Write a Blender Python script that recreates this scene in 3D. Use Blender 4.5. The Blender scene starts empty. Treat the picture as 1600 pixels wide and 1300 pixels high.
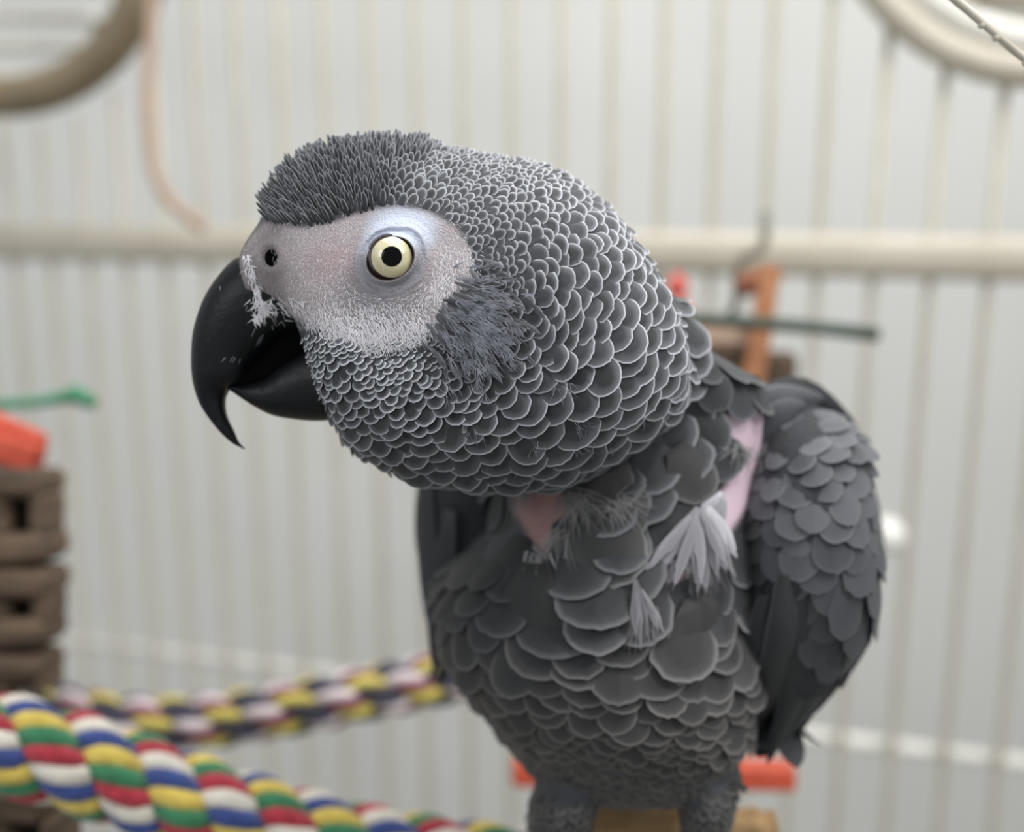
import bpy, math, random
import numpy as np
from mathutils import Vector, Matrix, noise
from mathutils.bvhtree import BVHTree
from mathutils.kdtree import KDTree
random.seed(7)
sc = bpy.context.scene
COL = sc.collection
PI = math.pi
# ------------------------------------------------------------------ camera
F_PX = 1716.0
PITCH = math.radians(12)
CAM = Vector((0, 0, 1.30))
FW = Vector((0, math.cos(PITCH), -math.sin(PITCH)))
UP = Vector((0, math.sin(PITCH), math.cos(PITCH)))
RT = Vector((1, 0, 0))
cd = bpy.data.cameras.new('camera'); cam = bpy.data.objects.new('camera', cd); COL.objects.link(cam)
cam.location = CAM; cam.rotation_euler = (PI/2 - PITCH, 0, 0)
cd.sensor_width = 36; cd.lens = 36*F_PX/1600; cd.clip_start = 0.01; cd.clip_end = 50
cd.dof.use_dof = True; cd.dof.focus_distance = 0.228
cd.dof.aperture_fstop = (cd.lens/1000)/0.0072
sc.camera = cam
# ------------------------------------------------------------------ world, lights, exposure
w = bpy.data.worlds.new('world'); sc.world = w; w.use_nodes = True
w.node_tree.nodes['Background'].inputs[0].default_value = (0.93, 0.97, 1.0, 1)
w.node_tree.nodes['Background'].inputs[1].default_value = 0.55
def area(name, loc, target, size, power, color=(1, 1, 1), size_y=None):
    l = bpy.data.lights.new(name, 'AREA'); l.energy = power; l.size = size; l.color = color
    if size_y: l.shape = 'RECTANGLE'; l.size_y = size_y
    o = bpy.data.objects.new(name, l); COL.objects.link(o); o.location = loc
    o.rotation_euler = (Vector(target) - Vector(loc)).to_track_quat('-Z', 'Y').to_euler()
    return o
area('ceiling_light', (0.10, 0.35, 2.35), (0.05, 0.30, 1.2), 1.0, 12.5, (1.0, 0.985, 0.96))
area('ceiling_light', (0.75, 1.25, 2.35), (0.45, 1.4, 1.3), 0.8, 8, (1.0, 0.98, 0.95))
area('window_light', (-0.9, -0.7, 1.95), (0.0, 0.26, 1.28), 0.6, 4.5, (0.88, 0.94, 1.0))
# two small downlights (their glints show in the eye)
for _p in ((0.47, -0.01, 2.12), (0.69, -0.12, 1.89)): area('downlight', _p, (-0.02, 0.22, 1.3), 0.10, 3.4, (1, 1, 1))
sc.view_settings.view_transform = 'Standard'; sc.view_settings.look = 'None'
sc.view_settings.exposure = 0.06; sc.view_settings.gamma = 1.0
sc.view_settings.use_curve_mapping = False

# ------------------------------------------------------------------ helpers
def P(px, py, d):
    px, py, d = float(px), float(py), float(d)
    return CAM + d*(FW + RT*((px - 800)/F_PX) + UP*((650 - py)/F_PX))
def ray(px, py):
    px, py = float(px), float(py)
    return (FW + RT*((px - 800)/F_PX) + UP*((650 - py)/F_PX)).normalized()
def proj(v):
    r = v - CAM; d = r.dot(FW)
    return 800 + F_PX*r.dot(RT)/d, 650 - F_PX*r.dot(UP)/d, d
def srgb(r, g, b):
    f = lambda c: (c/255/12.92 if c/255 <= 0.04045 else ((c/255 + 0.055)/1.055)**2.4)
    return (f(r), f(g), f(b), 1)
def mat(name, color, rough=0.6, color2=None, scale=30, bump=0.0, bscale=None, metal=0, coat=0, spec=0.5, stretch=None, sheen=0):
    m = bpy.data.materials.new(name); m.use_nodes = True
    nt = m.node_tree; b = nt.nodes['Principled BSDF']
    b.inputs['Base Color'].default_value = color; b.inputs['Roughness'].default_value = rough
    b.inputs['Metallic'].default_value = metal; b.inputs['Coat Weight'].default_value = coat
    b.inputs['Specular IOR Level'].default_value = spec; b.inputs['Sheen Weight'].default_value = sheen
    tc = nt.nodes.new('ShaderNodeTexCoord'); mp = nt.nodes.new('ShaderNodeMapping')
    nt.links.new(tc.outputs['Object'], mp.inputs[0])
    if stretch: mp.inputs['Scale'].default_value = stretch
    if color2:
        n = nt.nodes.new('ShaderNodeTexNoise'); n.inputs['Scale'].default_value = scale; n.inputs['Detail'].default_value = 6
        r = nt.nodes.new('ShaderNodeValToRGB'); r.color_ramp.elements[0].position = 0.32; r.color_ramp.elements[1].position = 0.68
        r.color_ramp.elements[0].color = color; r.color_ramp.elements[1].color = color2
        nt.links.new(mp.outputs[0], n.inputs['Vector']); nt.links.new(n.outputs[0], r.inputs[0]); nt.links.new(r.outputs[0], b.inputs['Base Color'])
    if bump:
        n2 = nt.nodes.new('ShaderNodeTexNoise'); n2.inputs['Scale'].default_value = bscale or scale*3; n2.inputs['Detail'].default_value = 5
        bp = nt.nodes.new('ShaderNodeBump'); bp.inputs['Strength'].default_value = bump; bp.inputs['Distance'].default_value = 0.001
        nt.links.new(mp.outputs[0], n2.inputs['Vector']); nt.links.new(n2.outputs[0], bp.inputs['Height']); nt.links.new(bp.outputs[0], b.inputs['Normal'])
    return m
def link(name, me, parent=None, m=None):
    o = bpy.data.objects.new(name, me); COL.objects.link(o)
    if parent: o.parent = parent
    if m and me is not None: me.materials.append(m)
    return o
def tag(o, label=None, cat=None, group=None, kind=None):
    if label: o['label'] = label
    if cat: o['category'] = cat
    if group: o['group'] = group
    if kind: o['kind'] = kind
    return o
def empty(name, loc, label, cat, group=None):
    o = bpy.data.objects.new(name, None); COL.objects.link(o); o.location = loc; o.empty_display_size = 0.01
    return tag(o, label, cat, group)
class MB:
    def __init__(s): s.v = []; s.f = []
    def mesh(s, name, smooth=True, origin=None):
        me = bpy.data.meshes.new(name)
        vs = [tuple(Vector(p) - origin) for p in s.v] if origin is not None else [tuple(p) for p in s.v]
        me.from_pydata(vs, [], s.f); me.update()
        if smooth: me.polygons.foreach_set('use_smooth', [True]*len(me.polygons))
        return me
    def build(s, name, m, parent=None, smooth=True):
        org = parent.matrix_world.translation.copy() if False else (Vector(parent['o']) if parent is not None and 'o' in parent else Vector((0, 0, 0)))
        me = s.mesh(name, smooth, None)
        o = link(name, me, None, m)
        if parent is not None:
            o.parent = parent
            root = parent
            off = Vector(root.location)
            while root.parent: root = root.parent; off += Vector(root.location)
            me.transform(Matrix.Translation(-off))
        return o
    def tube(s, pts, rad, n=8, caps=True, squash=1.0):
        pts = [Vector(p) for p in pts]; k = len(pts)
        rad = rad if hasattr(rad, '__len__') else [rad]*k
        t = (pts[1] - pts[0]).normalized()
        a = t.orthogonal().normalized(); base = len(s.v)
        for i, p in enumerate(pts):
            t = (pts[min(i+1, k-1)] - pts[max(i-1, 0)]).normalized()
            a = (a - t*a.dot(t)).normalized(); b = t.cross(a)
            for j in range(n):
                an = 2*PI*j/n
                s.v.append(p + (a*math.cos(an) + b*math.sin(an)*squash)*rad[i])
        for i in range(k-1):
            for j in range(n):
                j2 = (j+1) % n
                s.f.append((base+i*n+j, base+i*n+j2, base+(i+1)*n+j2, base+(i+1)*n+j))
        if caps:
            s.f.append(tuple(base+j for j in range(n))[::-1]); s.f.append(tuple(base+(k-1)*n+j for j in range(n)))
        return s
    def box(s, c, ax, ay, az, bev=0.1):
        # bevelled box: half axes ax, ay, az (vectors); bev as a length
        c = Vector(c); A = [Vector(ax), Vector(ay), Vector(az)]
        L = [x.length for x in A]; U = [x.normalized() for x in A]
        b = min(bev, min(L)*0.6); base = len(s.v); idx = {}
        for sx in (-1, 1):
            for sy in (-1, 1):
                for sz in (-1, 1):
                    S = (sx, sy, sz)
                    for k in range(3):
                        p = c.copy()
                        for q in range(3): p += U[q]*S[q]*(L[q] - (0 if q == k else b))
                        idx[(S, k)] = len(s.v); s.v.append(p)
        def face(lst):
            vs = [s.v[i] for i in lst]; n = (vs[1]-vs[0]).cross(vs[2]-vs[0]); cc = sum(vs, Vector())/len(vs)
            s.f.append(tuple(lst) if n.dot(cc - c) > 0 else tuple(lst[::-1]))
        for k in range(3):
            o = [q for q in range(3) if q != k]
            for sk in (-1, 1):
                l = []
                for (u, v) in ((-1, -1), (1, -1), (1, 1), (-1, 1)):
                    S = [0]*3; S[k] = sk; S[o[0]] = u; S[o[1]] = v; l.append(idx[(tuple(S), k)])
                face(l)
            for u in (-1, 1):
                for v in (-1, 1):
                    S0 = [0]*3; S1 = [0]*3
                    S0[k] = -1; S1[k] = 1; S0[o[0]] = S1[o[0]] = u; S0[o[1]] = S1[o[1]] = v
                    S0, S1 = tuple(S0), tuple(S1)
                    face([idx[(S0, o[0])], idx[(S1, o[0])], idx[(S1, o[1])], idx[(S0, o[1])]])
        for sx in (-1, 1):
            for sy in (-1, 1):
                for sz in (-1, 1): face([idx[((sx, sy, sz), k)] for k in range(3)])
        return s
    def ball(s, c, r, nu=16, nv=10, ax=None):
        c = Vector(c); base = len(s.v)
        ax = ax or (Vector((1, 0, 0)), Vector((0, 1, 0)), Vector((0, 0, 1)))
        for i in range(nv+1):
            th = PI*i/nv
            for j in range(nu):
                ph = 2*PI*j/nu
                s.v.append(c + r*(ax[0]*math.sin(th)*math.cos(ph) + ax[1]*math.sin(th)*math.sin(ph) + ax[2]*math.cos(th)))
        for i in range(nv):
            for j in range(nu):
                s.f.append((base+i*nu+j, base+(i+1)*nu+j, base+(i+1)*nu+(j+1) % nu, base+i*nu+(j+1) % nu))
        return s
def catmull(vals, n):
    vals = [np.array(v, float) for v in vals]; k = len(vals); out = []
    for i in range(k-1):
        p0, p1, p2, p3 = vals[max(i-1, 0)], vals[i], vals[i+1], vals[min(i+2, k-1)]
        for j in range(n):
            t = j/n
            out.append(0.5*((2*p1) + (-p0+p2)*t + (2*p0-5*p1+4*p2-p3)*t*t + (-p0+3*p1-3*p2+p3)*t**3))
    out.append(vals[-1]); return out
def loft(secs, sub=4, n=28, e=1.0, mb=None):
    """secs: (x0,y0, x1,y1, depth, half_depth_m): rings spanning two photo points at a real depth"""
    mb = mb or MB(); rows = catmull(secs, sub); base = len(mb.v)
    for r in rows:
        a = P(r[0], r[1], r[4]); b = P(r[2], r[3], r[4]); c = (a+b)/2; A = (a-b)/2; B = FW*max(float(r[5]), 1e-5)
        for j in range(n):
            t = 2*PI*j/n; cx, sx = math.cos(t), math.sin(t)
            cx = math.copysign(abs(cx)**e, cx); sx = math.copysign(abs(sx)**e, sx)
            mb.v.append(c + A*cx + B*sx)
    k = len(rows)
    for i in range(k-1):
        for j in range(n):
            j2 = (j+1) % n
            mb.f.append((base+i*n+j, base+i*n+j2, base+(i+1)*n+j2, base+(i+1)*n+j))
    for i, rev in ((0, True), (k-1, False)):
        cc = sum((mb.v[base+i*n+j] for j in range(n)), Vector())/n; ci = len(mb.v); mb.v.append(cc)
        for j in range(n):
            f = (base+i*n+j, base+i*n+(j+1) % n, ci); mb.f.append(f[::-1] if rev else f)
    return mb

# ------------------------------------------------------------------ the setting
M_wall = mat('wall_paint', srgb(222, 222, 218), 0.85, srgb(216, 216, 211), 2.5, 0.15, 60)
M_floor = mat('floor_vinyl', srgb(150, 146, 134), 0.6, srgb(136, 131, 120), 6, 0.2, 40)
def slab(name, x0, x1, y0, y1, z0, z1, m):
    mb = MB(); mb.box(((x0+x1)/2, (y0+y1)/2, (z0+z1)/2), ((x1-x0)/2, 0, 0), (0, (y1-y0)/2, 0), (0, 0, (z1-z0)/2), 0.002)
    return tag(mb.build(name, m, smooth=False), kind='structure')
slab('wall_back', -2.2, 2.2, 1.60, 1.68, 0, 2.5, M_wall)
slab('floor', -2.2, 2.2, -1.6, 1.68, -0.06, 0, M_floor)
slab('baseboard_back', -2.2, 2.2, 1.585, 1.60, 0, 0.1, M_wall)

# ------------------------------------------------------------------ the cage
M_cage = mat('cage_enamel', srgb(196, 188, 172), 0.42, srgb(186, 177, 160), 40, 0.3, 200)
M_cage_d = mat('cage_enamel_tan', srgb(134, 119, 94), 0.45, srgb(118, 104, 80), 40, 0.3, 200)
M_rail = mat('cage_rail_white', srgb(226, 224, 216), 0.5, srgb(214, 212, 204), 40, 0.2, 200)
TH = math.radians(15.6)
T = Vector((math.cos(TH), -math.sin(TH), 0)); NP = Vector((-math.sin(TH), -math.cos(TH), 0))   # panel direction, normal towards camera
PO = P(800, 650, 0.69)
def on_panel(px, py, off=0.0):
    r = ray(px, py); o = PO + NP*off
    return CAM + r*((o - CAM).dot(NP)/r.dot(NP))
zb = on_panel(800, 391).z; zr = on_panel(800, 1098).z
cage_o = Vector((PO.x, PO.y, 0))
cage = empty('bird_cage', cage_o, 'large cream wire bird cage with thick horizontal frame tube behind the parrot', 'cage')
def s_of(v): return (v - PO).dot(T)
phase = s_of(on_panel(1203, 200))
def at(s, z, off=0.0):
    v = PO + T*s + NP*off; v.z = z; return v
S0, S1 = -0.50, 0.42
# curved frame tubes of the two rounded openings, lying in the panel
def px_circle(cx, cy, r, a0, a1, n, off): 
    return [on_panel(cx + r*math.cos(math.radians(a0+(a1-a0)*i/n)), cy + r*math.sin(math.radians(a0+(a1-a0)*i/n)), off) for i in range(n+1)]
arcL = px_circle(5, -70, 222, -190, 190, 64, 0.03)
arcR = px_circle(1620, -200, 312, -190, 190, 72, 0.005)
def inside(s, z, arc):
    c = sum(arc, Vector())/len(arc); r = (arc[0]-c).length
    return abs(s - s_of(c)) < r-0.002, c.z - math.sqrt(max(r*r - (s - s_of(c))**2, 0))
k = int((S0-phase)/0.030)
while phase + k*0.030 < S1:
    s = phase + k*0.030; k += 1
    top = 1.85
    for arc in (arcL, arcR):
        ins, zz = inside(s, 0, arc)
        if ins: top = zz
    MB().tube([at(s, 0.45), at(s, 0.9), at(s, 1.2), at(s, top)], 0.0027, 8).build('wire_bar', M_cage, cage)
MB().box(at((S0+S1)/2, zb, 0.0), T*(S1-S0)/2, NP*0.009, Vector((0, 0, 0.0118)), 0.0035).build('frame_tube', M_cage, cage)
for s in (S0-0.012, S1+0.012):
    MB().box(at(s, 1.0), T*0.012, NP*0.012, Vector((0, 0, 1.0)), 0.003).build('corner_post', M_cage, cage)
for z in (0.45, 1.85):
    MB().box(at((S0+S1)/2, z, 0.0), T*(S1-S0)/2, NP*0.009, Vector((0, 0, 0.0118)), 0.0035).build('frame_tube', M_cage, cage)
MB().tube([at(S0, zr, -0.007), at(0, zr, -0.007), at(S1, zr, -0.007)], 0.0048, 10).build('cross_rail', M_rail, cage)
MB().tube(arcL, 0.0130, 14).build('curved_frame_tube', M_cage_d, cage)
MB().tube(arcR, 0.0088, 14).build('curved_frame_tube', M_cage, cage)
arcR2 = px_circle(1632, -222, 285, -190, 190, 72, -0.012)
MB().tube(arcR2, 0.0085, 12).build('curved_frame_tube', M_rail, cage)
for y in (22, 68, 118, -30):
    a = on_panel(-190, y-4, -0.03); b = on_panel(150, y+6, -0.03)
    MB().tube([a, b], 0.0052, 10).build('cross_wire', M_rail, cage)
for y in (38, 5):
    MB().tube([on_panel(1500, y-6, -0.03), on_panel(1800, y+8, -0.03)], 0.004, 10).build('cross_wire', M_cage_d, cage)
mb = MB(); mb.ball(on_panel(157, 48, 0.02), 0.0055, 12, 8); mb.build('bolt', mat('dark_bolt', srgb(70, 70, 60), 0.5, srgb(90, 86, 74)), cage)
# near wire of the cage front, crossing the upper right corner
a, b = P(1478, -12, 0.205), P(1700, 176, 0.215)
near = [a.lerp(b, t/10) for t in range(-25, 36)]
mb = MB().tube(near, 0.00075, 10)
for t in (0.24, 0.34, 0.55): mb.ball(a.lerp(b, t) + UP*-0.0006, 0.00075, 10, 8)
mb.build('front_wire', M_cage, cage)

# ------------------------------------------------------------------ background toys
M_wood = mat('weathered_brown_wood', srgb(100, 82, 64), 0.8, srgb(62, 48, 36), 60, 0.8, 150, stretch=(1, 1, 4))
M_gapshade = mat('gap_and_hole_shade', srgb(36, 27, 20), 0.9, srgb(26, 18, 12), 60, 0.5)  # shade of the toy gaps and the hole, given as a dark colour
M_orange = mat('orange_dyed_wood', srgb(198, 84, 54), 0.6, srgb(174, 62, 40), 70, 0.5, 200)
M_red = mat('red_dyed_wood', srgb(206, 92, 80), 0.6, srgb(190, 76, 66), 70, 0.3)
M_green = mat('green_plastic_straw', srgb(70, 140, 105), 0.5, srgb(55, 122, 88), 50)
M_dkgreen = mat('dark_green_stick', srgb(66, 82, 68), 0.6, srgb(52, 66, 54), 50, 0.3)
M_leather = mat('tan_leather', srgb(178, 122, 84), 0.7, srgb(160, 104, 68), 50, 0.5, 200)
M_cord = mat('tan_cord', srgb(178, 152, 132), 0.75, srgb(164, 138, 118), 90, 0.4, 300)
M_perch = mat('tan_perch_wood', srgb(168, 136, 92), 0.7, srgb(134, 102, 66), 50, 0.6, 160, stretch=(1, 5, 5))
def gbox(name, x0, y0, x1, y1, d, hd, m, parent, rot=0.0, bev=0.003):
    c = P((x0+x1)/2, (y0+y1)/2, d); hx = (x1-x0)/2*d/F_PX; hy = (y1-y0)/2*d/F_PX
    X = RT*math.cos(rot) - UP*math.sin(rot); Y = RT*math.sin(rot) + UP*math.cos(rot)
    return MB().box(c, X*hx, FW*hd, Y*hy, bev).build(name, m, parent, smooth=False)
# wooden block toy at the left edge
D1 = 0.42
toy = empty('wooden_block_toy', P(0, 1080, D1), 'stack of weathered brown wooden slats at the left edge above the rope', 'bird toy')
for (x1, y0, y1, r, xx) in ((84, 728, 772, 0.03, -150), (90, 832, 880, -0.05, -150), (92, 880, 926, 0.03, -150), (88, 962, 1008, -0.04, -150), (84, 1010, 1050, 0.05, -150)):
    gbox('slat', xx, y0, x1, y1, D1, 0.014, M_wood, toy, r)
for (x0, x1, y0, y1) in ((62, 86, 768, 838), (-30, 30, 768, 838), (66, 90, 920, 966), (-30, 32, 920, 966), (70, 84, 1046, 1076), (-40, 40, 1046, 1082)):
    gbox('spacer_block', x0, y0, x1, y1, D1, 0.011, M_wood, toy, 0.02)
gbox('gap_shade', -40, 735, 72, 1074, D1+0.008, 0.006, M_gapshade, toy)  # dark box behind the slats, standing in for shade in the gaps
# the lower block at the bottom left corner
toy2 = empty('wooden_block', P(0, 1330, 0.36), 'brown wooden block with a dark drilled hole in the bottom left corner under the rope', 'bird toy')
gbox('block', -120, 1212, 92, 1268, 0.36, 0.012, M_wood, toy2, 0.05)
gbox('block', -120, 1268, 42, 1350, 0.36, 0.012, M_wood, toy2, 0.0)
gbox('block', 84, 1262, 108, 1350, 0.36, 0.012, M_wood, toy2, -0.03)
gbox('hole', 30, 1255, 92, 1345, 0.366, 0.006, M_gapshade, toy2)  # dark solid box in place of the shade inside the hole
# folded orange strip + green straw
o = empty('orange_strip', P(0, 730, 0.43), 'folded orange dyed wood strip on top of the brown slat stack', 'bird toy')
gbox('strip', -120, 640, 70, 682, 0.43, 0.006, M_orange, o, 0.42, 0.001)
gbox('strip', -120, 668, 66, 712, 0.425, 0.006, M_orange, o, 0.30, 0.001)
gbox('strip', -120, 700, 60, 726, 0.43, 0.008, M_orange, o, -0.05, 0.001)
mb = MB().tube([P(-80, 640, 0.47), P(0, 632, 0.47), P(60, 628, 0.47), P(95, 622, 0.47), P(118, 616, 0.468), P(138, 626, 0.467), P(150, 632, 0.467)],
               [0.0022, 0.0022, 0.0022, 0.0026, 0.0042, 0.0034, 0.0018], 10)
tag(mb.build('plastic_straw', M_green), 'bright green straw with a knotted end above the orange strip at left', 'bird toy')
# hanging toy right of the parrot's neck
hang = empty('hanging_toy', P(1190, 640, 0.50), 'hanging toy of brown block and tan leather straps behind the parrot shoulder', 'bird toy')
gbox('block', 1062, 548, 1236, 720, 0.51, 0.012, M_wood, hang, 0.03)
gbox('block', 1070, 506, 1170, 548, 0.505, 0.010, M_cord, hang, 0.02)
def ribbon(name, pts, w, th, m, parent, wd=RT):
    mb = MB(); base = 0; k = len(pts)
    for i, p in enumerate(pts):
        t = (pts[min(i+1, k-1)] - pts[max(i-1, 0)]).normalized(); s = (wd - t*wd.dot(t)).normalized(); n = t.cross(s)
        for a, b in ((-1, -1), (1, -1), (1, 1), (-1, 1)): mb.v.append(p + s*a*w + n*b*th)
    for i in range(k-1):
        for j in range(4): mb.f.append((i*4+j, i*4+(j+1) % 4, (i+1)*4+(j+1) % 4, (i+1)*4+j))
    mb.f.append((3, 2, 1, 0)); mb.f.append(tuple((k-1)*4+j for j in range(4)))
    return mb.build(name, m, parent, smooth=False)
ribbon('leather_strap', [P(x, y, 0.49) for x, y in ((1202, 415), (1198, 450), (1192, 500), (1184, 550), (1174, 600), (1168, 660))], 0.0048, 0.0012, M_leather, hang)
ribbon('leather_strap', [P(x, y, 0.495) for x, y in ((1218, 428), (1190, 432), (1165, 440), (1160, 452))], 0.0042, 0.0015, M_leather, hang, UP)
gbox('knot', 1152, 432, 1188, 462, 0.492, 0.005, mat('brown_leather', srgb(128, 70, 46), 0.7, srgb(104, 54, 34)), hang, -0.2)
hook = [P(x, y, 0.51) for x, y in ((1196, 330), (1196, 372), (1188, 392), (1160, 402), (1150, 430), (1152, 470), (1135, 505))]
MB().tube(hook, 0.0022, 8).build('wire_hook', mat('dull_wire', srgb(120, 114, 100), 0.5, srgb(104, 98, 86), metal=0.4), hang)
o = MB().tube([P(1030, 497, 0.475), P(1150, 502, 0.475), P(1280, 512, 0.475), P(1372, 523, 0.475)], [0.0028, 0.0030, 0.0030, 0.0031], 10).build('stick', M_dkgreen)
tag(o, 'dark green stick lying level behind the parrot neck at right', 'bird toy')
mb = MB(); mb.ball(P(1058, 448, 0.52), 0.0055, 16, 10); mb.ball(P(1062, 484, 0.52), 0.0058, 16, 10); mb.tube([P(1058, 425, 0.52), P(1062, 505, 0.52)], 0.0015, 8)
tag(mb.build('bead_string', M_red), 'pinkish red beads hanging right beside the parrot ruff', 'bird toy')
mb = MB(); mb.ball(P(1384, 838, 0.56), 0.0100, 20, 12); mb.tube([P(1384, 838, 0.56), P(1384, 832, 0.62)], 0.002, 8)
tag(mb.build('bead', mat('white_bead', srgb(236, 234, 228), 0.35, srgb(228, 226, 218))), 'round white bead just right of the parrot wing', 'bead')
# orange stick behind the parrot
o = MB().box(P(1020, 1208, 0.45), RT*(220*0.45/F_PX) + UP*-0.001, FW*0.006, UP*0.0052, 0.0015).build('orange_stick', M_orange, smooth=False)
tag(o, 'flat orange stick passing behind the parrot belly at both sides', 'bird toy')
# hanging tan cord upper left
pts = [Vector(v) for v in catmull([P(x, y, 0.62) for x, y in ((238, -40), (235, 60), (230, 150), (234, 220), (244, 275), (270, 318), (318, 356))], 8)]
tag(MB().tube(pts, 0.0034, 10).build('cord', M_cord), 'tan cord hanging down at upper left and curling to the frame tube', 'cord')

# ------------------------------------------------------------------ cotton ropes
def rope(name, label, ctrl, rs, rho, ry, pitch, palette, sgn1=1, sgn2=-1, turns2=1.6, ph0=0.0, ph2=0.0, per=46):
    pts = [Vector(v) for v in catmull([P(*c) for c in ctrl], 30)]
    L = [0]
    for i in range(1, len(pts)): L.append(L[-1] + (pts[i]-pts[i-1]).length)
    def pos(s):
        i = int(np.searchsorted(L, s)); i = min(max(i, 1), len(pts)-1)
        t = (s-L[i-1])/(L[i]-L[i-1]+1e-12); return pts[i-1].lerp(pts[i], t)
    N = int(L[-1]/pitch*per); fr = []
    a = None
    for i in range(N+1):
        s = L[-1]*i/N; p = pos(s); t = (pos(min(s+1e-3, L[-1])) - pos(max(s-1e-3, 0))).normalized()
        a = (UP - t*UP.dot(t)).normalized(); fr.append((s, p, t, a, t.cross(a)))
    root = empty(name, pts[0], label, 'rope')
    for k in range(3):
        cen = []; rad = []
        for (s, p, t, a, b) in fr:
            an = sgn1*2*PI*s/pitch + 2*PI*k/3 + ph0
            r = a*math.cos(an) + b*math.sin(an); cen.append(p + r*rs); rad.append((r, t))
        st = MB().tube(cen, rho, 8).build('strand', palette[0], root)
        for y in range(5):
            yp = []
            for i, (s, p, t, a, b) in enumerate(fr):
                r = rad[i][0]; tt = (cen[min(i+1, N)] - cen[max(i-1, 0)]).normalized(); r = (r - tt*r.dot(tt)).normalized(); q = tt.cross(r)
                an = sgn2*sgn1*2*PI*turns2*s/pitch + 2*PI*y/5 + 4*PI*k/3 + ph2
                yp.append(cen[i] + (r*math.cos(an) + q*math.sin(an))*rho)
            MB().tube(yp, ry, 8).build('yarn', palette[y], st)
    return root
def cloth(n, c, c2): return mat(n, c, 0.9, c2, 300, 0.9, 900, sheen=0.3)
C_w = cloth('cotton_white', srgb(225, 218, 205), srgb(205, 198, 186)); C_b = cloth('cotton_blue', srgb(48, 72, 140), srgb(38, 56, 112))
C_y = cloth('cotton_yellow', srgb(218, 194, 92), srgb(196, 168, 70)); C_g = cloth('cotton_green', srgb(52, 128, 86), srgb(40, 104, 66))
C_r = cloth('cotton_red', srgb(182, 44, 62), srgb(150, 32, 46))
rope('rope_perch', 'thick red white blue yellow green twisted cotton rope across the bottom left front',
     [(-260, 1108, 0.315), (-120, 1132, 0.32), (0, 1160, 0.325), (130, 1194, 0.33), (250, 1238, 0.335), (400, 1288, 0.34), (570, 1332, 0.345), (760, 1360, 0.35), (960, 1385, 0.36)],
     0.0070, 0.0045, 0.0035, 0.056, [C_w, C_b, C_y, C_g, C_r], turns2=3.4, ph0=0.5)
N_w = cloth('cotton_pinkish_white', srgb(226, 212, 212), srgb(206, 188, 190)); N_n = cloth('cotton_navy', srgb(52, 54, 78), srgb(40, 42, 62))
N_m = cloth('cotton_maroon', srgb(128, 56, 74), srgb(104, 44, 58)); N_y = cloth('cotton_pale_yellow', srgb(214, 198, 96), srgb(194, 176, 78)); N_k = cloth('cotton_dark', srgb(62, 54, 58), srgb(48, 42, 46))
rope('cotton_rope', 'thinner yellow white navy and maroon rope sagging behind the thick rope at left',
     [(-260, 1040, 0.50), (-100, 1068, 0.47), (60, 1104, 0.455), (200, 1128, 0.45), (330, 1126, 0.45), (470, 1104, 0.45), (600, 1078, 0.455), (760, 1046, 0.46), (900, 1010, 0.47)],
     0.0056, 0.0034, 0.0025, 0.045, [N_w, N_m, N_y, N_k, N_n], turns2=2.6)

# ------------------------------------------------------------------ wooden perch
root = empty('wood_perch', P(1010, 1318, 0.328), 'tan wooden perch between the parrot feet at the bottom edge', 'perch')
pp = [P(838, 1314, 0.328), P(900, 1308, 0.328), P(990, 1304, 0.328), P(1080, 1310, 0.328), P(1160, 1320, 0.328), P(1200, 1326, 0.328)]
MB().tube([Vector(v) for v in catmull(pp, 6)], [0.0108+0.0006*math.sin(i*1.3) for i in range(31)], 18).build('branch', M_perch, root)
MB().tube([P(1190, 1336, 0.328), P(1196, 1336, 0.35), P(1230, 1500, 0.50)], 0.004, 10).build('support_rod', M_cage, root)
#PARROT
# ------------------------------------------------------------------ the parrot
HD = 0.250      # depth of the head's mid plane
BD = 0.300      # depth of the body's mid plane
root_loc = P(1000, 1300, BD)
parrot = empty('parrot', root_loc, 'grey parrot with scaly pale-edged ruff and hooked black beak leaning left on its perch', 'parrot')

def to_bvh(mb): return BVHTree.FromPolygons([tuple(v) for v in mb.v], mb.f)
head = loft([
    (383, 394, 403, 488, HD, .0104), (393, 374, 440, 486, HD, .0118), (409, 350, 484, 526, HD, .0136), (428, 318, 506, 596, HD, .0164), (452, 282, 530, 655, HD, .0192),
    (502, 251, 568, 700, HD, .0220), (575, 237, 630, 732, HD+.001, .0250), (672, 236, 700, 744, HD+.002, .0275), (770, 250, 775, 748, HD+.004, .0290),
    (860, 268, 850, 745, HD+.006, .0300), (930, 318, 920, 722, HD+.008, .0295), (990, 392, 980, 690, HD+.011, .0275), (1022, 462, 1035, 645, HD+.015, .0235),
    (1040, 520, 1062, 600, HD+.020, .016)], 4, 32, 0.92)
neckb = [(860, 470, 1060, 470, .270, .018), (850, 545, 1102, 545, .280, .026), (800, 600, 1168, 600, .290, .032), (790, 655, 1200, 655, .297, .034),
         (770, 740, 1182, 740, BD, .040), (765, 820, 1172, 820, BD, .043), (700, 900, 1172, 900, BD, .045), (702, 1000, 1176, 1000, BD, .045),
         (752, 1090, 1172, 1090, BD, .041), (800, 1155, 1152, 1155, BD, .034), (832, 1200, 1132, 1200, BD-.002, .026), (880, 1228, 1095, 1228, BD-.003, .017), (935, 1244, 1050, 1244, BD-.003, .008)]
body = loft(neckb, 4, 32, 0.95)
thighs = []
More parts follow.
